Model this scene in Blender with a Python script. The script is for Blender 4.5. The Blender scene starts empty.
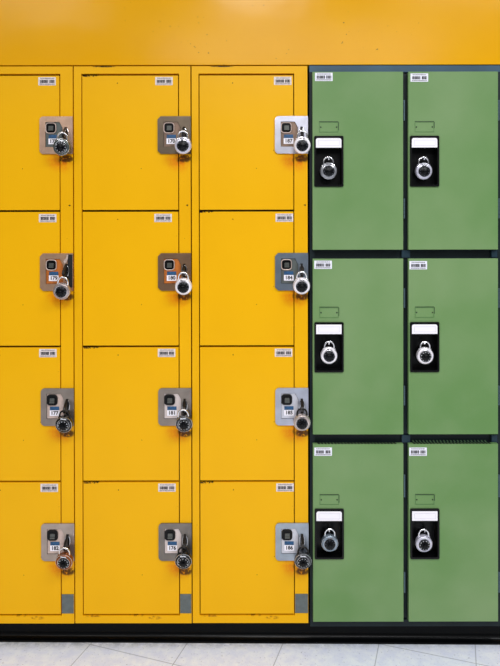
import bpy, bmesh, math, random
from mathutils import Vector, Matrix
random.seed(7)
C = bpy.context.scene.collection
PI = math.pi
D = 1.91          # distance from the camera to the locker fronts (metres)
F = 616.0         # focal length in pixels
CX, CY = 250.0, 238.0
CAMZ = 1.285      # eye height

# measured positions of the photograph turned into metres on a plane at depth y
def PX(px, y=0.0): return (px - CX) / F * (D + y)
def PZ(py, y=0.0): return CAMZ - (py - CY + (py - CY) ** 2 * .0039 / F) / F * (D + y)
U = D / F         # metres per pixel on the locker fronts

# ------------------------------------------------------------------ materials
def srgb(r, g, b):
    f = lambda c: (c / 12.92) if c <= 0.04045 else ((c + 0.055) / 1.055) ** 2.4
    return (f(r / 255), f(g / 255), f(b / 255), 1)

class NT:
    def __init__(s, name):
        s.m = bpy.data.materials.new(name); s.m.use_nodes = True
        s.t = s.m.node_tree; s.b = s.t.nodes['Principled BSDF']
    def n(s, kind, **kw):
        x = s.t.nodes.new(kind)
        for k, v in kw.items():
            if hasattr(x, k): setattr(x, k, v)
        return x
    def l(s, a, b): s.t.links.new(a, b)
    def math(s, op, a, b=None, clamp=False):
        x = s.t.nodes.new('ShaderNodeMath'); x.operation = op; x.use_clamp = clamp
        for i, v in enumerate((a, b)):
            if v is None: continue
            if isinstance(v, (int, float)): x.inputs[i].default_value = v
            else: s.l(v, x.inputs[i])
        return x.outputs[0]
    def mix(s, fac, a, b):
        x = s.t.nodes.new('ShaderNodeMix'); x.data_type = 'RGBA'
        for i, v in ((0, fac), (6, a), (7, b)):
            if isinstance(v, (int, float)): x.inputs[i].default_value = v
            elif isinstance(v, tuple): x.inputs[i].default_value = v
            else: s.l(v, x.inputs[i])
        return x.outputs[2]
    def coord(s): return s.t.nodes.new('ShaderNodeTexCoord').outputs['Object']
    def noise(s, vec, scale, detail=3, rough=.5):
        x = s.t.nodes.new('ShaderNodeTexNoise'); x.inputs['Scale'].default_value = scale
        x.inputs['Detail'].default_value = detail; x.inputs['Roughness'].default_value = rough
        s.l(vec, x.inputs['Vector']); return x.outputs['Fac']
    def ramp(s, v, lo, hi):
        x = s.t.nodes.new('ShaderNodeMapRange'); x.inputs[1].default_value = lo; x.inputs[2].default_value = hi
        x.interpolation_type = 'SMOOTHSTEP'
        s.l(v, x.inputs[0]); return x.outputs[0]
    def xyz(s, vec):
        x = s.t.nodes.new('ShaderNodeSeparateXYZ'); s.l(vec, x.inputs[0]); return x.outputs
    def bump(s, h, strength, dist):
        x = s.t.nodes.new('ShaderNodeBump'); x.inputs['Strength'].default_value = strength
        x.inputs['Distance'].default_value = dist; s.l(h, x.inputs['Height']); s.l(x.outputs[0], s.b.inputs['Normal'])
    def ellipse(s, o, cx, cz, rx, rz):       # 1 at the centre, 0 at the rim
        a = s.math('DIVIDE', s.math('SUBTRACT', o[0], cx), rx)
        b = s.math('DIVIDE', s.math('SUBTRACT', o[2], cz), rz)
        r = s.math('SQRT', s.math('ADD', s.math('MULTIPLY', a, a), s.math('MULTIPLY', b, b)))
        return s.math('SUBTRACT', 1.0, r, True)

def simple(name, col, rough=.5, metal=0., coat=0., var=0., vscale=30., spec=None, bump=0.):
    k = NT(name); k.b.inputs['Roughness'].default_value = rough; k.b.inputs['Metallic'].default_value = metal
    k.b.inputs['Coat Weight'].default_value = coat
    if spec is not None: k.b.inputs['Specular IOR Level'].default_value = spec
    if var:
        v = k.coord(); n = k.ramp(k.noise(v, vscale, 5), .3, .7)
        lo = tuple(c * (1 - var) for c in col[:3]) + (1,); hi = tuple(min(1, c * (1 + var)) for c in col[:3]) + (1,)
        k.l(k.mix(n, lo, hi), k.b.inputs['Base Color'])
        if bump: k.bump(n, bump, .0005)
    else: k.b.inputs['Base Color'].default_value = col
    return k.m

YEL = srgb(239, 178, 6)
def yellow(name, spots=(), chips=(), dark_patches=(), rust=(), base=YEL, rough=.34, spec=.15):
    k = NT(name); v = k.coord(); o = k.xyz(v)
    n1 = k.ramp(k.noise(v, 3.0, 3), .3, .7)
    lo = (base[0] * .95, base[1] * .93, base[2] * .8, 1)
    col = k.mix(n1, lo, base)
    fine = k.noise(v, 70, 4, .7)
    for (cx, cz, rx, rz) in spots:            # orange patches under the padlocks
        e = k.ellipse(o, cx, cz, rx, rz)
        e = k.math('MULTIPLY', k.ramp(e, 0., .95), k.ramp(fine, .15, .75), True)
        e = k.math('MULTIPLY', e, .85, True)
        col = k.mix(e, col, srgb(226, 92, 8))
    # small dark specks where the paint is chipped
    sp = k.ramp(k.noise(v, 110, 2, .5),   .725, .75)
    msk = k.ramp(k.noise(v, 6, 2), .5, .6)
    col = k.mix(k.math('MULTIPLY', sp, msk), col, srgb(70, 38, 12))
    for (cx, cz, rx, rz) in dark_patches:  # dark broken patches below the padlocks
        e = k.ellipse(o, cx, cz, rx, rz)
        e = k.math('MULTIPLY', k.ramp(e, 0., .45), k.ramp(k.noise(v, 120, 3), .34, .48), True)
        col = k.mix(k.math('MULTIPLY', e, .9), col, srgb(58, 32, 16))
    for (cx, cz, rx, rz) in rust:
        e = k.ellipse(o, cx, cz, rx, rz)
        e = k.math('MULTIPLY', k.ramp(e, 0., .5), k.ramp(k.noise(v, 90, 4), .42, .62), True)
        col = k.mix(k.math('MULTIPLY', e, .75), col, srgb(128, 62, 12))
    for (cx, cz, rx, rz) in chips:
        e = k.ellipse(o, cx, cz, rx, rz)
        e = k.math('MULTIPLY', k.ramp(e, 0., .25), k.ramp(k.noise(v, 160, 2), .43, .5), True)
        col = k.mix(e, col, srgb(38, 22, 14))
    k.l(col, k.b.inputs['Base Color'])
    k.b.inputs['Roughness'].default_value = rough
    k.b.inputs['Specular IOR Level'].default_value = spec
    k.bump(k.noise(v, 5, 2), .25, .01)
    return k.m

GRN = srgb(104, 148, 84)
def green(name):
    k = NT(name); geo = k.t.nodes.new('ShaderNodeNewGeometry').outputs['Position']
    v = geo
    n1 = k.ramp(k.noise(v, 2.2, 3, .55), .25, .8)
    n2 = k.ramp(k.noise(v, 9, 5, .6), .35, .75)
    col = k.mix(n1, srgb(99, 138, 80), srgb(122, 151, 102))
    col = k.mix(k.math('MULTIPLY', n2, .14), col, srgb(140, 162, 122))
    o = k.coord()
    sp = k.ramp(k.noise(o, 95, 2, .5), .765, .785)
    msk = k.ramp(k.noise(o, 5, 2), .5, .6)
    col = k.mix(k.math('MULTIPLY', sp, msk), col, srgb(30, 40, 24))
    k.l(col, k.b.inputs['Base Color']); k.b.inputs['Roughness'].default_value = .42
    k.b.inputs['Specular IOR Level'].default_value = .22
    k.bump(k.noise(o, 6, 2), .2, .01)
    return k.m

def steel(name, col, rough=.34, metal=.85):
    k = NT(name); v = k.coord()
    mp = k.t.nodes.new('ShaderNodeMapping'); mp.inputs['Scale'].default_value = (1, 1, 14); k.l(v, mp.inputs[0])
    n = k.noise(mp.outputs[0], 90, 4, .6); g = k.ramp(k.noise(v, 22, 4), .3, .7)
    a = tuple(c * .8 for c in col[:3]) + (1,)
    k.l(k.mix(g, a, col), k.b.inputs['Base Color'])
    k.b.inputs['Metallic'].default_value = metal
    k.l(k.math('ADD', k.math('MULTIPLY', n, .2), rough - .1), k.b.inputs['Roughness'])
    k.bump(n, .12, .0004)
    return k.m

def floor_mat():
    k = NT('vinyl_tile'); v = k.coord(); o = k.xyz(v)
    cu, su, T = .949, .316, .289
    u = k.math('SUBTRACT', k.math('MULTIPLY', o[0], cu), k.math('MULTIPLY', o[1], su))
    w = k.math('ADD', k.math('MULTIPLY', o[0], su), k.math('MULTIPLY', o[1], cu))
    fu = k.math('FRACT', k.math('ADD', k.math('DIVIDE', k.math('ADD', u, .493), T), 40.5))
    fw = k.math('FRACT', k.math('ADD', k.math('DIVIDE', k.math('ADD', w, .128), T), 40.5))
    du = k.math('ABSOLUTE', k.math('SUBTRACT', fu, .5)); dw = k.math('ABSOLUTE', k.math('SUBTRACT', fw, .5))
    joint = k.math('SUBTRACT', 1, k.ramp(k.math('MINIMUM', du, dw), .002, .008))
    n = k.ramp(k.noise(v, 28, 5, .65), .3, .72)
    base = k.mix(n, srgb(228, 233, 250), srgb(246, 250, 255))
    fl = k.ramp(k.noise(v, 130, 3, .6), .6, .74)
    base = k.mix(k.math('MULTIPLY', fl, .65), base, srgb(150, 155, 164))
    mp = k.t.nodes.new('ShaderNodeMapping'); mp.inputs['Rotation'].default_value = (0, 0, .6); mp.inputs['Scale'].default_value = (1, 2.4, 1)
    k.l(v, mp.inputs[0])
    sp = k.ramp(k.noise(mp.outputs[0], 85, 2, .5), .72, .76)
    base = k.mix(k.math('MULTIPLY', sp, .8), base, srgb(70, 74, 84))
    # shade painted along the foot of the base, broken up like grime
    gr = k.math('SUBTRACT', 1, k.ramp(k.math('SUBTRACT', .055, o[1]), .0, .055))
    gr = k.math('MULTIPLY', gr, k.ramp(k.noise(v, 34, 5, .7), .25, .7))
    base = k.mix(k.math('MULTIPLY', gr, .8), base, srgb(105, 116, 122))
    base = k.mix(k.math('MULTIPLY', joint, .55), base, srgb(120, 122, 128))
    k.l(base, k.b.inputs['Base Color']); k.b.inputs['Roughness'].default_value = .38
    return k.m

M = {}
M['frame_yellow'] = None
M['dark'] = simple('dark_gap_steel', srgb(28, 20, 14), .7)
M['wall'] = yellow('upper_wall_paint', base=srgb(232, 168, 0), rough=.2, spec=.16)
M['green'] = green('green_enamel')
M['teal'] = simple('frame_paint_shaded', srgb(19, 31, 35), .45, spec=.25, var=.2, vscale=12)  # frame paint darkened for shade; the top rail is the same paint
M['slate'] = simple('frame_paint_lit', srgb(56, 86, 106), .4, spec=.3, var=.15, vscale=9)  # same paint as the frame, coloured as lit
M['black'] = simple('black_plastic', srgb(7, 7, 9), .3, spec=.2)
M['blackmatte'] = simple('black_matte', srgb(10, 10, 12), .6)
M['base'] = simple('black_vinyl_base', srgb(4, 5, 6), .25, spec=.12, var=.3, vscale=14)
M['white'] = simple('white_sticker', srgb(236, 236, 248), .5, var=.05)
M['worn'] = simple('worn_sticker', srgb(226, 214, 212), .5, var=.12, vscale=90)
M['card'] = simple('white_card', srgb(246, 242, 250), .45)
M['ink'] = simple('dark_ink', srgb(22, 20, 28), .6)
M['greyink'] = simple('grey_ink', srgb(120, 116, 124), .6)
M['faintink'] = simple('faint_ink', srgb(205, 198, 212), .6)
M['blue'] = simple('blue_label', srgb(28, 76, 118), .5, var=.3, vscale=120)
M['grey'] = simple('grey_filler', srgb(98, 106, 106), .5, metal=.3, var=.12, vscale=60)
M['chrome'] = simple('chrome', (.82, .82, .84, 1), .16, metal=1.)
M['darkmetal'] = simple('dark_worn_steel', srgb(40, 38, 37), .35, metal=.7, var=.3, vscale=80)
M['hinge'] = simple('hinge_steel', srgb(84, 104, 116), .4, metal=.5)
M['tickwhite'] = simple('white_marks', srgb(235, 238, 245), .5)
M['dial'] = simple('black_dial', srgb(7, 8, 12), .3, spec=.2)
M['dialgrey'] = simple('grey_marks', srgb(96, 100, 112), .5)
M['button'] = simple('grey_button', srgb(92, 94, 90), .35, metal=.5)
PLATE = {  # base colours carry each plate's reflections as well as its own finish
    'tan': steel('plate_tan', srgb(228, 190, 164)), 'rose': steel('plate_rose', srgb(222, 180, 148)), 'copper': steel('plate_copper', srgb(160, 126, 98)),
    'brown': steel('plate_brown', srgb(124, 110, 94)), 'grey': steel('plate_grey', srgb(160, 148, 138)),
    'warm': steel('plate_warm', srgb(180, 166, 156)),
    'silver': steel('plate_silver', srgb(208, 208, 222)), 'blue': steel('plate_blue', srgb(140, 152, 166)),
    'pale': steel('plate_pale', srgb(196, 200, 214)), 'ash': steel('plate_ash', srgb(168, 178, 190)),
    'dim': steel('plate_dim', srgb(132, 126, 120)),
}
INSET = {
    'light': simple('inset_light', srgb(214, 200, 196), .4, metal=.3, var=.08, vscale=60),
    'orange': simple('inset_orange', srgb(196, 112, 44), .4, metal=.3, var=.2, vscale=60),
    'brown': simple('inset_brown', srgb(128, 104, 88), .4, metal=.3, var=.25, vscale=60),
    'pink': simple('inset_pink', srgb(200, 178, 168), .4, metal=.3, var=.15, vscale=60),
    'slate': simple('inset_slate', srgb(92, 98, 96), .4, metal=.3, var=.2, vscale=60),
    'silver': simple('inset_silver', srgb(205, 205, 214), .35, metal=.4, var=.08, vscale=60),
}
def lockm(name, col, rough=.3, metal=.6): return simple('lock_' + name, col, rough, metal=metal, var=.1, vscale=40)
LOCK = {
    'white': lockm('white', srgb(246, 240, 246), .3, .25), 'silver': lockm('silver', srgb(208, 206, 222), .3, .4),  # white: stainless steel, its bright reflection put into the colour
    'grey': lockm('grey', srgb(158, 160, 166), .32, .6), 'pink': lockm('pink', srgb(168, 154, 152), .3, .6),
    'green': lockm('green', srgb(82, 90, 88), .35, .6), 'black': lockm('black', srgb(24, 25, 26), .25, .2),
    'charcoal': lockm('charcoal', srgb(62, 64, 68), .3, .5), 'beige': lockm('beige', srgb(186, 172, 166), .3, .6),
    'copper': lockm('copper', srgb(136, 78, 40), .3, .7), 'bluegrey': lockm('bluegrey', srgb(140, 154, 168), .3, .6),
}

# ------------------------------------------------------------------ mesh helpers
def setp(o, label=None, cat=None, group=None, kind=None):
    for k, v in (('label', label), ('category', cat), ('group', group), ('kind', kind)):
        if v: o[k] = v
    return o
def empty(name, loc):
    o = bpy.data.objects.new(name, None); o.location = loc; o.empty_display_size = .05; C.objects.link(o); return o
def mesh(name, bm, mats, smooth=False, bevel=0.):
    if bevel:
        bmesh.ops.bevel(bm, geom=[e for e in bm.edges if len(e.link_faces) == 2 and e.calc_face_angle(0) > .6], offset=bevel,
                        segments=2, profile=.6, affect='EDGES', clamp_overlap=True)
    bmesh.ops.recalc_face_normals(bm, faces=bm.faces)
    me = bpy.data.meshes.new(name); bm.to_mesh(me); bm.free()
    for m in (mats if isinstance(mats, (list, tuple)) else [mats]): me.materials.append(m)
    if smooth:
        me.polygons.foreach_set('use_smooth', [True] * len(me.polygons))
        me.set_sharp_from_angle(angle=math.radians(38))
    return me
def place(name, me, parent=None, loc=(0, 0, 0), rot=(0, 0, 0), mat=None):
    o = bpy.data.objects.new(name, me); o.location = loc; o.rotation_euler = rot
    if parent: o.parent = parent
    C.objects.link(o)
    if mat:
        o.material_slots[0].link = 'OBJECT'; o.material_slots[0].material = mat
    return o
def box(bm, x0, x1, y0, y1, z0, z1, mi=0):
    vs = [bm.verts.new((x, y, z)) for x in (x0, x1) for y in (y0, y1) for z in (z0, z1)]
    for q in ((0, 1, 3, 2), (4, 6, 7, 5), (0, 4, 5, 1), (2, 3, 7, 6), (0, 2, 6, 4), (1, 5, 7, 3)):
        f = bm.faces.new([vs[i] for i in q]); f.material_index = mi
def poly(bm, outer, holes, y0, y1, mi=0):
    """flat plate in the XZ plane from y0 (front) to y1 (back) with holes"""
    def loop(pts, y): 
        vs = [bm.verts.new((x, y, z)) for x, z in pts]
        return vs, [bm.edges.new((vs[i], vs[(i + 1) % len(vs)])) for i in range(len(vs))]
    fr, bk, sides = [], [], []
    for pts in [outer] + list(holes):
        a, ea = loop(pts, y0); b, eb = loop(pts, y1); fr += ea; bk += eb; sides.append((a, b))
    for es in (fr, bk):
        r = bmesh.ops.triangle_fill(bm, use_beauty=True, use_dissolve=False, edges=es)
        for g in r['geom']:
            if isinstance(g, bmesh.types.BMFace): g.material_index = mi
    for a, b in sides:
        for i in range(len(a)):
            j = (i + 1) % len(a)
            f = bm.faces.new((a[i], a[j], b[j], b[i])); f.material_index = mi
def rrect(x0, x1, z0, z1, r, seg=4, rs=None):
    """rounded rectangle, corner radii order: bl, br, tr, tl"""
    rs = rs or (r, r, r, r); out = []
    for (cx, cz, a0, rr) in ((x0 + rs[0], z0 + rs[0], PI, rs[0]), (x1 - rs[1], z0 + rs[1], 1.5 * PI, rs[1]),
                             (x1 - rs[2], z1 - rs[2], 0, rs[2]), (x0 + rs[3], z1 - rs[3], .5 * PI, rs[3])):
        if rr < 1e-5: out.append((cx, cz)); continue
        for i in range(seg + 1):
            a = a0 + .5 * PI * i / seg; out.append((cx + rr * math.cos(a), cz + rr * math.sin(a)))
    return out
def tube(bm, pts, r, seg=10, closed=False, mi=0):
    pts = [Vector(p) for p in pts]; rings = []; n = len(pts); up = Vector((0, 1, 0.001))
    for i, p in enumerate(pts):
        a = pts[(i - 1) % n] if (closed or i) else p; b = pts[(i + 1) % n] if (closed or i < n - 1) else p
        t = (b - a).normalized(); s = t.cross(up)
        if s.length < .05: s = t.cross(Vector((1, 0, 0)))
        s.normalize(); q = s.cross(t).normalized()
        rings.append([bm.verts.new(p + s * r * math.cos(2 * PI * k / seg) + q * r * math.sin(2 * PI * k / seg)) for k in range(seg)])
    for i in range(n if closed else n - 1):
        A, B = rings[i], rings[(i + 1) % n]
        for k in range(seg):
            f = bm.faces.new((A[k], A[(k + 1) % seg], B[(k + 1) % seg], B[k])); f.material_index = mi
    if not closed:
        bm.faces.new(rings[0]).material_index = mi; bm.faces.new(rings[-1][::-1]).material_index = mi
def lathe(bm, prof, seg=40, cz=0., cx=0., mi=0):
    """profile of (radius, y) turned about the Y axis"""
    rings = []
    for r, y in prof:
        if r < 1e-6: rings.append([bm.verts.new((cx, y, cz))])
        else: rings.append([bm.verts.new((cx + r * math.cos(2 * PI * k / seg), y, cz + r * math.sin(2 * PI * k / seg))) for k in range(seg)])
    for A, B in zip(rings, rings[1:]):
        for k in range(seg):
            j = (k + 1) % seg
            vs = [A[0], B[k], B[j]] if len(A) == 1 else ([A[k], A[j], B[0]] if len(B) == 1 else [A[k], A[j], B[j], B[k]])
            bm.faces.new(vs).material_index = mi
def text_mesh(name, body, size, mats, depth=.0002):
    cu = bpy.data.curves.new(name, 'FONT'); cu.body = body; cu.size = size; cu.align_x = 'CENTER'; cu.align_y = 'CENTER'
    cu.extrude = depth; cu.offset = size * .035; cu.resolution_u = 3
    ob = bpy.data.objects.new(name, cu); C.objects.link(ob)
    dg = bpy.context.evaluated_depsgraph_get(); me = bpy.data.meshes.new_from_object(ob.evaluated_get(dg))
    bpy.data.objects.remove(ob); bpy.data.curves.remove(cu)
    me.transform(Matrix.Rotation(PI / 2, 4, 'X')); me.name = name
    me.materials.clear(); me.materials.append(mats)
    return me

# ------------------------------------------------------------------ padlocks
R = .0258
bm = bmesh.new()
lathe(bm, [(0, .011), (R * .8, .011), (R * .93, .0095), (R, .005), (R, -.003), (R * .97, -.0065), (R * .9, -.0088), (R * .78, -.0098), (R * .71, -.0098), (R * .69, -.009), (0, -.009)], 48)
for sx in (-1, 1): tube(bm, [(sx * .0150, .001, R * .6), (sx * .0150, .001, R * .6 + .0055)], .0045, 14)   # shoulders the shackle enters
ME_body = mesh('body', bm, LOCK['grey'], True)
bm = bmesh.new()
pts = [(-.0150, .001, .016)] + [(-.0150 * math.cos(a), .001, .0275 + .0155 * math.sin(a)) for a in [PI * i / 16 for i in range(17)]] + [(.0150, .001, .016)]
tube(bm, pts, .0027, 12)
ME_shackle = mesh('shackle', bm, M['chrome'], True)
bm = bmesh.new()
DR = .0170
lathe(bm, [(0, 0), (DR, 0), (DR, -.0022), (DR * .95, -.003), (DR * .55, -.0042), (DR * .5, -.0048), (0, -.0048)], 40)
ME_dial = mesh('dial', bm, M['dial'], True)
bm = bmesh.new()
for i in range(40):                                   # graduations round the dial, every fourth long
    a = 2 * PI * i / 40; lg = i % 4 == 0
    r0, r1, w = (.0126, .0153, .00055) if lg else (.0145, .0155, .00016)
    d = Vector((math.cos(a), 0, math.sin(a))); s = Vector((-d.z, 0, d.x)) * w
    yo = lambda r: -.0030 - (.95 - r / DR) * .003 - .00035
    v = [bm.verts.new(d * r + s * sg + Vector((0, yo(r), 0))) for r, sg in ((r0, -1), (r0, 1), (r1, 1), (r1, -1))]
    f = bm.faces.new(v)
r_ = bmesh.ops.extrude_face_region(bm, geom=list(bm.faces))
bmesh.ops.translate(bm, verts=[g for g in r_['geom'] if isinstance(g, bmesh.types.BMVert)], vec=(0, .0006, 0))
ME_ticks = mesh('dial_graduations', bm, M['tickwhite'])
bm = bmesh.new()
prof = []
seg = 40
top = [(.0066 + (.0006 if k % 2 else 0), k) for k in range(seg)]
v0 = [bm.verts.new(((r) * math.cos(2 * PI * k / seg), -.0046, r * math.sin(2 * PI * k / seg))) for r, k in top]
v1 = [bm.verts.new(((r * .95) * math.cos(2 * PI * k / seg), -.0120, r * .95 * math.sin(2 * PI * k / seg))) for r, k in top]
v2 = [bm.verts.new(((.0048) * math.cos(2 * PI * k / seg), -.0132, .0048 * math.sin(2 * PI * k / seg))) for r, k in top]
for A, B in ((v0, v1), (v1, v2)):
    for k in range(seg): bm.faces.new((A[k], A[(k + 1) % seg], B[(k + 1) % seg], B[k]))
bm.faces.new(v2)
bm.faces.new(v0)
ME_knob = mesh('knob', bm, M['dial'], True)
bm = bmesh.new()
n = 48
for k in range(n):                                    # bright rim between body and dial
    pass
tube(bm, [(.0180 * math.cos(2 * PI * k / n), -.0098, .0180 * math.sin(2 * PI * k / n)) for k in range(n)], .0007, 8, True)
tube(bm, [(.0247 * math.cos(2 * PI * k / n), -.0062, .0247 * math.sin(2 * PI * k / n)) for k in range(n)], .0007, 8, True)
ME_rim = mesh('rim', bm, M['chrome'], True)
ME_brand = text_mesh('lettering', 'Master', .0062, M['tickwhite'])

proto = {}
def make_padlock():
    t = empty('combination_padlock', (0, 0, 0))
    b = place('body', ME_body, t); place('rim', ME_rim, b)
    place('lettering', ME_brand, b, (0, -.0100, .0203))
    place('shackle', ME_shackle, t)
    d = place('dial', ME_dial, t, (0, -.0090, -.0012))
    place('dial_graduations', ME_ticks, d, (0, 0, 0)); place('knob', ME_knob, d)
    return t
PROTO = make_padlock(); used = [False]
def copy_tree(o, parent=None):
    c = o.copy(); C.objects.link(c)
    if parent: c.parent = parent
    for ch in [x for x in TREE[o.name]]:
        k = copy_tree(ch, c)
    return c
TREE = {}
def index_tree(o):
    TREE[o.name] = [x for x in bpy.data.objects if x.parent == o]
    for x in TREE[o.name]: index_tree(x)
index_tree(PROTO)
def padlock(px, py, y, kind, tilt, dialrot, label, group, lean=.16, dark=False, bright_ink=True):
    t = copy_tree(PROTO) if used[0] else PROTO
    used[0] = True
    t.location = (PX(px, y), y, PZ(py, y))
    t.rotation_euler = (lean, tilt, 0)
    setp(t, label, 'padlock', group)
    for ch in [x for x in bpy.data.objects if x.parent == t]:
        base = ch.name.split('.')[0]
        if base == 'body':
            ch.material_slots[0].link = 'OBJECT'; ch.material_slots[0].material = LOCK[kind]
            for g in [x for x in bpy.data.objects if x.parent == ch]:
                if g.name.startswith('lettering'):
                    g.material_slots[0].link = 'OBJECT'
                    g.material_slots[0].material = M['tickwhite'] if bright_ink else M['greyink']
        if base == 'dial':
            ch.rotation_euler = (0, dialrot, 0)
            if not bright_ink:
                for g in [x for x in bpy.data.objects if x.parent == ch]:
                    if g.name.startswith('dial_grad'):
                        g.material_slots[0].link = 'OBJECT'; g.material_slots[0].material = M['dialgrey']
        if base == 'shackle' and dark:
            ch.material_slots[0].link = 'OBJECT'; ch.material_slots[0].material = M['darkmetal']
    return t

# ------------------------------------------------------------------ barcode sticker
def barcode_mesh(seed, paper='white', w=17.5 * U, h=8.2 * U):
    rnd = random.Random(seed); bm = bmesh.new()
    box(bm, 0, w, -.0006, -.0001, -h, 0, 0)
    def row(z0, z1, x0, x1, mn, mx, mi, gap):
        x = x0
        while x < x1:
            e = rnd.uniform(mn, mx); box(bm, x, min(x + e, x1), -.0008, -.0006, z0, z1, mi); x += e + rnd.uniform(*gap)
    row(-h * .22, -h * .1, w * .12, w * .9, .001, .003, 2, (.0007, .0012))
    row(-h * .72, -h * .34, w * .10, w * .57, .0012, .0034, 1, (.0004, .0010))
    row(-h * .72, -h * .34, w * .64, w * .92, .0028, .0042, 1, (.0006, .0012))
    row(-h * .92, -h * .8, w * .08, w * .93, .0012, .0028, 2, (.0006, .001))
    return mesh('barcode_sticker', bm, [M[paper], M['ink'], M['greyink']])
BAR = [barcode_mesh(s) for s in range(4)]; BARY = [barcode_mesh(s + 9, 'worn') for s in range(4)]

# ------------------------------------------------------------------ yellow lockers
ROWS = [74.4, 210.6, 346.2, 481.2, 614.6]
G = .0030          # half gap
YTOP, YBOT = 66.0, 623.0
Z0, Z1 = PZ(YBOT), PZ(YTOP)
ytop_chip = (-.27, -.003, .030, .006)
Y_door = yellow('yellow_door_paint', spots=[(-.002, -.262, .055, .045)], dark_patches=[(.018, -.262, .026, .014)])
Y_door_chip = yellow('yellow_door_paint_chipped', spots=[(-.002, -.262, .055, .045)], chips=[(-.275, .000, .030, .0045)], dark_patches=[(.018, -.262, .026, .014)])
ZL = [PZ(y) for y in ROWS]
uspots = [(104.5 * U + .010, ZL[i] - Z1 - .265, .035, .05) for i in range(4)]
uchips = [(30 * U, PZ(66.5) - Z1, .04, .002), (113 * U, PZ(205) - Z1, .004, .004)]
Y_frame = yellow('yellow_frame_paint', spots=uspots, chips=uchips, rust=[(80 * U, PZ(617.5) - Z1, .026, .007), (62 * U, PZ(615.5) - Z1, .03, .003), (18 * U, PZ(616) - Z1, .03, .003)], dark_patches=[(104.5 * U + .018, ZL[i] - Z1 - (.260, .266, .270, .280)[i], .028, .015) for i in range(4)])

# shared parts of the lock plate, origin at the top-left of the plate
PW, PH = 33 * U, 37.4 * U
def plate_mesh(style):
    if style == 'clip':
        c = .0095
        outer = [(0, -PH + c), (c, -PH), (PW, -PH), (PW, 0), (c, 0), (0, -c)]
    else:
        outer = rrect(0, PW, -PH, 0, 0, 5, (.012, 0, 0, .012))
    inset = inset_pts()
    slot = rrect(25.2 * U, 28.2 * U, -28 * U, -12.5 * U, .003, 4)
    bm = bmesh.new(); poly(bm, outer, [inset, slot], -.0052, -.0006)
    return mesh('lock_plate', bm, PLATE['grey'])
def inset_pts(g=0.):
    return [(5.8 * U + g, -30.5 * U + g), (23 * U - g, -30.5 * U + g), (23 * U - g, -11.5 * U), (20 * U - g, -5.5 * U - g), (5.8 * U + g, -5.5 * U - g)]
ME_plate = {'clip': plate_mesh('clip'), 'round': plate_mesh('round')}
bm = bmesh.new(); poly(bm, inset_pts(.0009), [], -.0030, -.0012); ME_inset = mesh('inset_panel', bm, INSET['light'])
bm = bmesh.new(); poly(bm, inset_pts(-.002), [], -.0011, -.0006); box(bm, 24.6 * U, 28.8 * U, -.0011, -.0006, -29 * U, -12 * U); ME_back = mesh('backing', bm, M['blackmatte'])
def rring(cx, cz, hw, r, tr, y):
    bm = bmesh.new(); tube(bm, [(x, y, z) for x, z in rrect(cx - hw, cx + hw, cz - hw, cz + hw, r, 5)], tr, 8, True); return bm
kx, kz = 11.3 * U, -11.6 * U
bm = rring(kx, kz, .0155, .009, .0016, -.0052); ME_ring = mesh('latch_bezel', bm, M['chrome'], True)
bm = bmesh.new(); poly(bm, rrect(kx - .0150, kx + .0150, kz - .0150, kz + .0150, .0085, 5), [], -.0060, -.0030, 0)
ME_well = mesh('latch_button', bm, M['black'], bevel=.001)
bm = bmesh.new(); poly(bm, rrect(kx - .006, kx + .0085, kz - .0085, kz + .006, .002, 3), [], -.0100, -.0055, 0)
box(bm, kx - .006, kx + .0085, -.0125, -.0100, kz - .0085, kz - .004)
ME_lever = mesh('latch_tab', bm, M['button'], bevel=.0007)
# hasp: a bent lug standing out of the slot with a drop-shaped outline
bm = bmesh.new()
hx = 26.4 * U
def lug(bm, x0, x1, pts):
    a = [bm.verts.new((x0, y, z)) for y, z in pts]; b = [bm.verts.new((x1, y, z)) for y, z in pts]
    bm.faces.new(a); bm.faces.new(b[::-1])
    for i in range(len(a)):
        j = (i + 1) % len(a); bm.faces.new((a[i], b[i], b[j], a[j]))
lug(bm, hx - .0036, hx + .0036, [(-.001, -10.5 * U), (-.006, -10.5 * U), (-.020, -13.5 * U), (-.036, -16.5 * U), (-.041, -19.5 * U), (-.036, -22.0 * U), (-.020, -22.5 * U), (-.001, -24 * U)])
ME_hasp = mesh('hasp', bm, M['darkmetal'], bevel=.0012)
bm = bmesh.new()
tube(bm, [(hx + (.0075) * math.cos(a), -.0062 - .010 * max(0, math.sin(a / 1)) * 0, -17.5 * U + .018 * math.sin(a)) for a in [2 * PI * i / 24 for i in range(24)]], .0012, 8, True)
ME_collar = mesh('hasp_collar', bm, M['chrome'], True)

bm = bmesh.new(); poly(bm, rrect(27.6 * U, 32.4 * U, -34 * U, -1.2 * U, .002, 3), [], -.0058, -.0050); ME_open = mesh('open_slot', bm, M['blackmatte'])
bm = bmesh.new()
poly(bm, [(23.6 * U, -7.5 * U), (24.6 * U, -9.6 * U), (26.2 * U, -9.6 * U), (28.0 * U, -6.0 * U), (28.4 * U, -1.6 * U), (27.2 * U, -1.6 * U), (26.4 * U, -4.6 * U)], [], -.0085, -.0060)
ME_tongue = mesh('bent_tongue', bm, INSET['pink'], bevel=.0006)
# the small number labels: blue band above a white tag with dark digits
bm = bmesh.new()
lx0, lx1 = 9.0 * U, 18.2 * U
box(bm, lx0, lx1, -.0038, -.0030, -22.0 * U, -18.3 * U, 0)
box(bm, lx0 - .0008, lx1 + .001, -.0040, -.0030, -27.6 * U, -22.0 * U, 1)
ME_tag = mesh('number_tag', bm, [M['blue'], M['card']])
NUM = {}
def num_mesh(s):
    if s not in NUM: NUM[s] = text_mesh('digits', s, .0155, M['ink'])
    return NUM[s]

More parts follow.
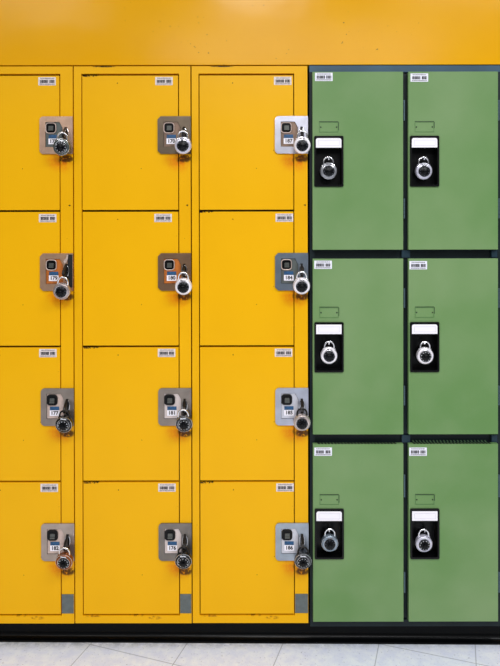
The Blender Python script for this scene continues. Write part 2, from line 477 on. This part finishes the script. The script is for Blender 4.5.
units = [
    dict(x0=-44.0, x1=73.6, dl=8.6, dr=103.7, bar=(38.8, 39.0, 38.8, 39.8),
         name='yellow steel locker at the left edge, cut off by the photo', where='left column'),
    dict(x0=73.6, x1=191.3, dl=9.1, dr=104.7, bar=(155.6, 154.4, 157.6, 157.6),
         name='yellow steel locker in the middle of the three yellow ones', where='middle yellow column'),
    dict(x0=191.3, x1=308.2, dl=8.5, dr=102.1, bar=(274.2, 275.6, 274.6, 275.8),
         name='yellow steel locker standing against the green lockers', where='column next to the green lockers'),
]
PT = [116.4, 253.0, 387.7, 522.6]
plate_k = [['tan', 'rose', 'grey', 'warm'], ['brown', 'copper', 'grey', 'dim'], ['silver', 'blue', 'pale', 'ash']]
plate_s = [['round', 'clip', 'round', 'round'], ['clip', 'clip', 'round', 'round'], ['round', 'clip', 'round', 'round']]
inset_k = [['slate', 'orange', 'pink', 'pink'], ['brown', 'orange', 'light', 'light'], ['brown', 'slate', 'silver', 'silver']]
numbers = [['178', '179', '177', '182'], ['170', '180', '181', '176'], ['187', '184', '185', '186']]
chipped = {(1, 0), (2, 1), (1, 2), (1, 3), (2, 3)}
for ui, u in enumerate(units):
    X0, X1 = PX(u['x0']), PX(u['x1'])
    root = empty('yellow_locker', ((X0 + X1) / 2, 0, Z0))
    setp(root, u['name'], 'locker', 'yellow lockers')
    ox, oz = -(X0 + X1) / 2, -Z0
    sg = .0018
    fx0, fx1 = X0 + sg, X1 - sg                          # hairline seam between units
    dx0, dx1 = X0 + u['dl'] * U, X0 + u['dr'] * U
    # frame: stiles, top and bottom rail, shelves set back, side walls and back
    bm = bmesh.new()
    W = lambda a: a - fx0
    holes = [[(W(dx0 - G), ZL[4] - G - Z1), (W(dx1 + G), ZL[4] - G - Z1), (W(dx1 + G), ZL[0] + G - Z1), (W(dx0 - G), ZL[0] + G - Z1)]]
    poly(bm, [(0, Z0 - Z1), (fx1 - fx0, Z0 - Z1), (fx1 - fx0, 0), (0, 0)], holes, 0, .018)
    w = fx1 - fx0
    box(bm, 0, .0015, .018, .42, Z0 - Z1, 0); box(bm, w - .0015, w, .018, .42, Z0 - Z1, 0)
    box(bm, .0015, w - .0015, .018, .42, -.0015, 0); box(bm, .0015, w - .0015, .018, .42, Z0 - Z1, Z0 - Z1 + .0015)
    box(bm, .0015, w - .0015, .4185, .42, Z0 - Z1 + .0015, -.0015)
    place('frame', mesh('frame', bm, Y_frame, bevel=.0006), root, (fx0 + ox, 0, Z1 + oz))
    for i in (1, 2, 3):
        bm = bmesh.new(); box(bm, .003, w - .003, .022, .415, ZL[i] - Z1 - .001, ZL[i] - Z1 + .001)
        place('shelf', mesh('shelf', bm, M['dark']), root, (fx0 + ox, 0, Z1 + oz))
    # dark slot line where the hasp plate tops out on the stile
    # grey filler piece at the foot of the right stile
    bm = bmesh.new(); box(bm, dx1 + G + .0006, fx1 - .0006, -.0016, -.0002, PZ(612.8), PZ(593.8))
    o = place('filler_plate', mesh('filler_plate', bm, M['grey'], bevel=.0004), root, (ox, 0, oz)); o['label'] = 'bare grey metal plate at the foot of the stile'
    for r in range(4):
        zt, zb = ZL[r] - G, ZL[r + 1] + G
        key = (ui, r)
        bm = bmesh.new()
        box(bm, -(dx1 - dx0), 0, 0, .014, zb - zt, 0)
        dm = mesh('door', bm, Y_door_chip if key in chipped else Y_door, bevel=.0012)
        dl = (dx1 + ox, 0, zt + oz)
        d = place('door', dm, root, dl)
        s = place('barcode_sticker', BARY[(ui + r) % 4], d, (PX(u['bar'][r]) - dx1, 0, -.0045 - (.002 if r % 2 else 0) + (.0028 if r == 3 else 0)))
        # lock plate assembly; it covers the door edge and the stile beside it
        px0 = u['x1'] - 33.2 + (.4 if ui == 0 and r > 1 else 0)
        L = (PX(px0) - dx1, 0, PZ(PT[r]) - zt)
        place('lock_plate', ME_plate[plate_s[ui][r]], d, L, mat=PLATE[plate_k[ui][r]])
        place('plate_recess', ME_back, d, L)
        place('inset_panel', ME_inset, d, L, mat=INSET[inset_k[ui][r]])
        place('latch_button', ME_well, d, L); place('latch_tab', ME_lever, d, L)
        place('latch_bezel', ME_ring, d, L, mat=INSET['pink'] if r < 2 else M['darkmetal'])
        place('hasp', ME_hasp, d, L); place('hasp_collar', ME_collar, d, L)
        if (ui, r) == (0, 1):                            # this plate's long slot stands open
            o = place('open_slot', ME_open, d, L); place('bent_tongue', ME_tongue, d, L)
            o['label'] = 'long dark open slot'
        place('number_tag', ME_tag, d, L)
        place('number_digits', num_mesh(numbers[ui][r]), d, (L[0] + (lx0 + lx1) / 2, -.0042, L[2] - 24.8 * U))

col_name = ['left yellow locker', 'middle yellow locker', 'right yellow locker']
row_name = ['top', 'second', 'third', 'bottom']
YL = [  # px, py, body, tilt, dial rotation, dark shackle, look
    [(62.2, 146.6, 'green', .10, .5, False, 'dull grey-green padlock with white dial marks'),
     (61.8, 290.6, 'pink', .16, 2.1, False, 'silver padlock hanging crooked from a copper-toned plate'),
     (63.6, 423.6, 'black', .10, .0, True, 'black padlock with thin bright rim'),
     (63.5, 560.6, 'copper', .04, .1, False, 'brown copper-coloured padlock with black dial')],
    [(183.3, 145.4, 'silver', .0, 1.2, False, 'pale silver padlock on brown-grey plate'),
     (183.4, 286.2, 'white', .0, .8, False, 'stainless padlock painted reflection-white on brown plate with orange inset'),
     (183.8, 423.2, 'charcoal', -.10, 2.9, False, 'dark charcoal padlock with bright ring'),
     (182.8, 560.0, 'black', .0, .3, True, 'glossy black padlock with white lettering')],
    [(302.2, 145.4, 'white', .0, 2.4, False, 'stainless padlock painted reflection-white on shiny silver plate'),
     (301.5, 285.8, 'white', .0, 1.6, False, 'stainless padlock painted reflection-white on blue-grey plate'),
     (301.6, 422.2, 'beige', .0, .9, True, 'warm silver padlock on pale plate'),
     (302.4, 560.2, 'charcoal', .0, 2.0, True, 'dark steel padlock with white lettering')]]
for ui in range(3):
    for r in range(4):
        px, py, kind, tilt, dr, dk, look = YL[ui][r]
        padlock(px, py, -.036, kind, tilt, dr, '%s, %s door, %s' % (look, row_name[r], col_name[ui]),
                'padlocks on the yellow lockers', lean=.17, dark=dk, bright_ink=kind in ('black', 'charcoal', 'green', 'copper'))

# ------------------------------------------------------------------ green lockers
FY, DY = .004, -.012       # frame front and door front
GX0, GX1 = PX(309.6, FY), PX(503.5, FY)
GT, GB = PZ(65.6, FY), PZ(626.6, FY)
groot = empty('green_locker', ((GX0 + GX1) / 2, 0, GB))
setp(groot, 'bank of six green steel locker doors in a dark frame, right of the yellow lockers', 'locker')
gx, gz = -(GX0 + GX1) / 2, -GB
DC = [(312.7, 403.2), (408.5, 498.0)]
DRW = [(71.9, 249.9), (258.9, 434.6), (444.4, 621.9)]
bm = bmesh.new()
g = lambda a: PX(a, FY)
h_ = lambda a: PZ(a, FY)
box(bm, GX0, g(314.5), FY, .03, GB, h_(72.5)); box(bm, g(402.0), g(409.5), FY + .006, .03, h_(620), h_(72.5)); box(bm, g(497.0), GX1, FY, .03, GB, h_(72.5))
box(bm, g(314.5), g(497.0), FY, .03, GB, h_(620))
for a, b in ((248.5, 260.5), (433.5, 446)): 
    box(bm, g(314.5), g(402.0), .014, .03, h_(b), h_(a)); box(bm, g(409.5), g(497), .014, .03, h_(b), h_(a))  # dark rails stand for the shade between the door rows
box(bm, GX0, GX0 + .0015, .03, .42, GB, GT); box(bm, GX1 - .0015, GX1, .03, .42, GB, GT)
box(bm, GX0 + .0015, GX1 - .0015, .03, .42, GT - .0015, GT); box(bm, GX0 + .0015, GX1 - .0015, .03, .42, GB, GB + .0015)
box(bm, GX0 + .0015, GX1 - .0015, .4185, .42, GB + .0015, GT - .0015)
box(bm, g(404.5), g(407), .03, .418, GB + .002, GT - .002)
place('frame', mesh('frame', bm, M['teal'], bevel=.0006), groot, (gx, 0, gz))
bm = bmesh.new(); box(bm, GX0, GX1, FY - .002, .03, h_(72.4), GT)
o = place('top_rail', mesh('top_rail', bm, M['slate'], bevel=.001), groot, (gx, 0, gz)); o['label'] = 'rail along the top in the frame paint, coloured as lit'
M['post_lit'] = simple('frame_paint_half_lit', srgb(34, 54, 66), .4, spec=.25)  # same frame paint, coloured lit, put in where posts cross the rows
for cy in (254.3, 439.0):
    for x0, x1 in ((401.6, 409.9), (491.5, 497)):
        bm = bmesh.new(); box(bm, g(x0), g(x1), .003, .0135, h_(cy + 3.6), h_(cy - 3.6))
        place('post_lit_patch', mesh('post_lit_patch', bm, M['post_lit']), groot, (gx, 0, gz))
bm = bmesh.new()
n = 22
for i in range(n):
    xa = 412.5 + 76 * i / n; zt_, zb_ = h_(441.4), h_(444.0)
    v = [bm.verts.new((g(xx), .0125, zz)) for xx, zz in ((xa, zt_), (xa + 1.5, zt_), (xa + 3.0, zb_), (xa + 1.5, zb_))]
    bm.faces.new(v)
rr = bmesh.ops.extrude_face_region(bm, geom=list(bm.faces)); bmesh.ops.translate(bm, verts=[q for q in rr['geom'] if isinstance(q, bmesh.types.BMVert)], vec=(0, .001, 0))
o = place('vent_louvres', mesh('vent_louvres', bm, simple('louvre_green', srgb(74, 104, 74), .5)), groot, (gx, 0, gz))
HY = [(101, 121.6, 199, 219), (288.5, 308, 385.5, 405), (474, 496.5, 571, 591.5)]
POK = [(136.2, 187.0), (322.2, 372.2), (508.6, 558.8)]
CARD = [(122.2, 132.4), (307.6, 318.0), (495.0, 504.8)]
cardfr = simple('green_card_holder', srgb(84, 126, 70), .45)
for ci, (a, b) in enumerate(DC):
    for r, (t, bt) in enumerate(DRW):
        x0, x1, z1, z0 = PX(a, DY), PX(b, DY), PZ(t, DY), PZ(bt, DY)
        p0 = PX(314.2 + (0 if ci == 0 else 95.6), DY); p1 = PX(343.4 + (0 if ci == 0 else 95.6), DY)
        q1, q0 = PZ(POK[r][0], DY), PZ(POK[r][1], DY)
        m = .0025
        bm = bmesh.new()
        poly(bm, [(0, z0 - z1), (x1 - x0, z0 - z1), (x1 - x0, 0), (0, 0)], [rrect(p0 + m - x0, p1 - m - x0, q0 + m - z1, q1 - m - z1, .003, 3)], 0, .015)
        # vent slots in the folded top edge
        d = place('door', mesh('door', bm, M['green'], bevel=.0012), groot, (x0 + gx, DY, z1 + gz))
        if r == 2:
            bm = bmesh.new(); n = 24
            for i in range(n):
                xx = (x1 - x0) * (.06 + .88 * i / n)
                v = [bm.verts.new((xx + dx, yy, .0004)) for dx, yy in ((0, .0006), (.0062, .0006), (.0036, .013), (-.0026, .013))]
                bm.faces.new(v)
            rr = bmesh.ops.extrude_face_region(bm, geom=list(bm.faces)); bmesh.ops.translate(bm, verts=[q for q in rr['geom'] if isinstance(q, bmesh.types.BMVert)], vec=(0, 0, .0008))
            place('vent_slots', mesh('vent_slots', bm, M['blackmatte']), d)
        # black recessed handle pocket with rim
        bm = bmesh.new()
        P = (p0 - x0, p1 - x0, q0 - z1, q1 - z1); w_ = .0055
        outer = rrect(P[0], P[1], P[2], P[3], .004, 4); inner = rrect(P[0] + w_, P[1] - w_, P[2] + w_, P[3] - w_ * .9, .003, 4)
        poly(bm, outer, [inner], -.0042, -.0003)
        ii = (P[0] + w_ - .0002, P[1] - w_ + .0002, P[2] + w_ - .0002, P[3] - w_ * .9 + .0002); dp = .034
        th = .0016
        box(bm, ii[0] - th, ii[0], -.0005, dp, ii[2] - th, ii[3] + th); box(bm, ii[1], ii[1] + th, -.0005, dp, ii[2] - th, ii[3] + th)
        box(bm, ii[0], ii[1], -.0005, dp, ii[2] - th, ii[2]); box(bm, ii[0], ii[1], -.0005, dp, ii[3], ii[3] + th)
        box(bm, ii[0] - th, ii[1] + th, dp, dp + .0015, ii[2] - th, ii[3] + th)
        place('handle_pocket', mesh('handle_pocket', bm, M['black'], bevel=.0006), d)
        # white name card across the top of the pocket
        bm = bmesh.new(); cz1 = P[3] - .0072; cz0 = cz1 - 9.4 * U
        rad = .001 if (ci, r) == (0, 1) or (ci, r) == (1, 2) else .0062
        poly(bm, rrect(P[0] + .0052, P[1] - .0066, cz0, cz1, 0, 5, (.0005, .0005, rad, rad)), [], -.0052, -.0043)
        c = place('name_card', mesh('name_card', bm, M['card']), d); c['label'] = 'blank white name card'
        bm = bmesh.new(); ca = .0125
        q = (P[0] + ca, P[1] - ca, cz0 + .006, cz1 - .0065)
        poly(bm, [(q[0], q[2]), (q[1], q[2]), (q[1], q[3]), (q[0], q[3])], [[(q[0] + .0006, q[2] + .0006), (q[1] - .0006, q[2] + .0006), (q[1] - .0006, q[3] - .0006), (q[0] + .0006, q[3] - .0006)]], -.0055, -.0053)
        place('card_border', mesh('card_border', bm, M['faintink']), d)
        # staple the padlock hangs from
        sx = (PX(328.6 + (0, 95.4)[ci], -.004)) - x0; sz = PZ((171.4, 355.6, 543.2)[r] - 13.0, -.004) - z1
        bm = bmesh.new()
        lug_pts = [(.034, .009), (.020, .009), (.002, .004), (-.0005, -.001), (.004, -.006), (.020, -.009), (.034, -.010)]
        lug(bm, sx - .0016, sx + .0016, [(y, sz + z) for y, z in lug_pts])
        place('staple', mesh('staple', bm, M['chrome'], bevel=.0008), d)
        # embossed number-plate holder above the pocket
        hx0, hx1 = PX(319.3 + (0, 95.6)[ci], DY) - x0, PX(338.4 + (0, 95.6)[ci], DY) - x0
        hz1, hz0 = PZ(CARD[r][0], DY) - z1, PZ(CARD[r][1], DY) - z1
        bm = bmesh.new(); tt = .0014
        poly(bm, [(hx0, hz0), (hx1, hz0), (hx1, hz1), (hx0, hz1)], [[(hx0 + tt, hz0 + tt), (hx1 - tt, hz0 + tt), (hx1 - tt, hz1 - tt), (hx0 + tt, hz1 - tt)]], -.0012, -.0002)
        fr = place('card_holder', mesh('card_holder', bm, cardfr, bevel=.0003), d)
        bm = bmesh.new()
        box(bm, hx0, hx1, -.0010, -.0002, hz1 + .0003, hz1 + .0020); box(bm, hx1 + .0003, hx1 + .0018, -.0010, -.0002, hz1 - (.6 if ci else .8) * (hz1 - hz0), hz1)  # dark strips paint shade along the holder's top and right
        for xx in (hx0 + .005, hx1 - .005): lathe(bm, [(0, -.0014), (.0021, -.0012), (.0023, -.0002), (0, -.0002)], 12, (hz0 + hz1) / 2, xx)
        place('rivets_shadow_lines', mesh('rivets_shadow_lines', bm, simple('holder_shadow_line', srgb(36, 56, 30), .6)), d)
        # sticker
        sx0 = [[315.2, 314.2, 314.0], [410.6, 409.4, 409.0]][ci][r]; sy = [[72.9, 260.8, 447.6], [73.8, 261.4, 447.8]][ci][r]
        place('barcode_sticker', BAR[(ci * 2 + r) % 4], d, (PX(sx0, DY) - x0, -.0001, PZ(sy, DY) - z1))
        # hinges on the right side
        for k in (0, 2):
            hz = PZ(HY[r][k], 0) - z1; hz2 = PZ(HY[r][k + 1], 0) - z1
            bm = bmesh.new(); hxx = x1 - x0 + .0042
            segs = 5
            for q in range(segs):
                a0 = hz + (hz2 - hz) * q / segs; a1 = hz + (hz2 - hz) * (q + .93) / segs
                tube(bm, [(hxx, .004, a0), (hxx, .004, a1)], .0025, 10)
            place('hinge', mesh('hinge', bm, M['hinge'], True), d)

GLK = [[(328.5, 171.2, 'grey', .0, .6, 'grey-silver padlock with white lettering'),
        (328.7, 355.4, 'white', .05, 1.7, 'stainless padlock painted reflection-white'),
        (329.2, 542.8, 'bluegrey', .03, .2, 'blue-grey padlock')],
       [(423.5, 171.5, 'silver', .0, 2.2, 'silver padlock'),
        (424.7, 355.8, 'white', .02, .9, 'stainless padlock with its bright reflection painted white'),
        (423.4, 543.4, 'silver', .0, .0, 'silver padlock with white dial marks')]]
gcol = ['left green column', 'right green column']; grow = ['top', 'middle', 'bottom']
for ci in range(2):
    for r in range(3):
        px, py, kind, tilt, dr, look = GLK[ci][r]
        padlock(px, py, -.006, kind, tilt, dr, '%s in pocket of the %s door, %s' % (look, grow[r], gcol[ci]),
                'padlocks on the green lockers', lean=.05, bright_ink=(ci, r) in ((1, 1), (1, 2)))

# ------------------------------------------------------------------ the setting
def struct(name, bm, m, smooth=False, bevel=0.):
    return setp(place(name, mesh(name, bm, m, smooth, bevel)), kind='structure')
bm = bmesh.new(); box(bm, -2.2, 2.2, -3.2, .55, -.05, 0); struct('floor', bm, floor_mat())
bm = bmesh.new(); box(bm, -2.2, 2.2, -.002, .55, PZ(64.9), 2.75); struct('wall_upper', bm, M['wall'], bevel=.002)
bm = bmesh.new(); box(bm, -2.2, 2.2, .45, .55, 0, PZ(64.9) - .0005); struct('wall_back', bm, M['wall'])
# plinth the lockers stand on, faced with black cove base whose toe curls out on to the floor
bm = bmesh.new()
prof = [(.44, 0), (.44, Z0 - .001), (.028, Z0 - .001), (.028, .034), (.030, .020)] + [(.048 - .018 * math.cos(a) * 1.0 - .0, .020 - .016 * math.sin(a)) for a in ()] 
prof += [(.0285, .026), (.026, .018), (.020, .011), (.011, .006), (.004, .0035), (.003, 0)]
prof = [(.44, 0), (.44, Z0 - .001), (.071, Z0 - .001), (.071, .028), (.0695, .020), (.066, .013), (.061, .0085), (.055, .006), (.050, .005), (.049, 0)]
n = len(prof); A = [bm.verts.new((-2.0, y, z)) for y, z in prof]; B = [bm.verts.new((2.0, y, z)) for y, z in prof]
bm.faces.new(A); bm.faces.new(B[::-1])
for i in range(n): bm.faces.new((A[i], B[i], B[(i + 1) % n], A[(i + 1) % n]))
bb = struct('baseboard_front', bm, M['base'], True); bb.rotation_euler = (0, 0, -.011); bb.location.y = -.012

# ------------------------------------------------------------------ light
def area(name, loc, size, energy, color=(1, 1, 1), target=None, rot=None):
    l = bpy.data.lights.new(name, 'AREA'); l.shape = 'RECTANGLE'; l.size, l.size_y = size; l.energy = energy; l.color = color
    o = bpy.data.objects.new(name, l); o.location = loc; C.objects.link(o)
    if target is not None: o.rotation_euler = (Vector(target) - Vector(loc)).to_track_quat('-Z', 'Y').to_euler()
    return o
area('ceiling_lamp', (.06, -2.05, 2.9), (.5, .35), 28, (1, .98, .96))
area('ceiling_lamp', (1.5, -1.7, 2.9), (1.2, .4), 38, (.95, .98, 1))
area('ceiling_lamp', (-1.6, -2.2, 2.9), (1.2, .4), 22, (1, .97, .93))
area('ceiling_lamp', (.4, -3.4, 2.9), (2.4, .6), 60, (.98, .99, 1))

w = bpy.data.worlds.new('hall'); bpy.context.scene.world = w; w.use_nodes = True
t = w.node_tree; bg = t.nodes['Background']
tc = t.nodes.new('ShaderNodeTexCoord'); sp = t.nodes.new('ShaderNodeSeparateXYZ'); t.links.new(tc.outputs['Generated'], sp.inputs[0])
cr = t.nodes.new('ShaderNodeValToRGB'); mr = t.nodes.new('ShaderNodeMapRange'); mr.inputs[1].default_value = -1; mr.inputs[2].default_value = 1
t.links.new(sp.outputs[2], mr.inputs[0]); t.links.new(mr.outputs[0], cr.inputs[0])
e = cr.color_ramp.elements
e[0].position = .0; e[0].color = (.45, .47, .5, 1); e[1].position = 1; e[1].color = (.9, .92, .95, 1)
for p, c in ((.46, (.40, .41, .43, 1)), (.52, (.18, .18, .19, 1)), (.62, (.5, .5, .52, 1)), (.75, (.85, .86, .9, 1))):
    x = e.new(p); x.color = c
t.links.new(cr.outputs[0], bg.inputs[0]); bg.inputs[1].default_value = .62

# ------------------------------------------------------------------ camera
cam = bpy.data.cameras.new('camera'); co = bpy.data.objects.new('camera', cam); C.objects.link(co)
cam.sensor_fit = 'HORIZONTAL'; cam.sensor_width = 36; cam.lens = F / 500 * 36; cam.shift_y = -(333 - CY) / 500 + .0048
co.location = (0, -D, CAMZ); co.rotation_euler = (PI / 2 - .0039, .0018, 0); cam.clip_start = .05
bpy.context.scene.camera = co
vs = bpy.context.scene.view_settings
vs.view_transform = 'Standard'; vs.look = 'None'; vs.gamma = 1; vs.exposure = -0.1
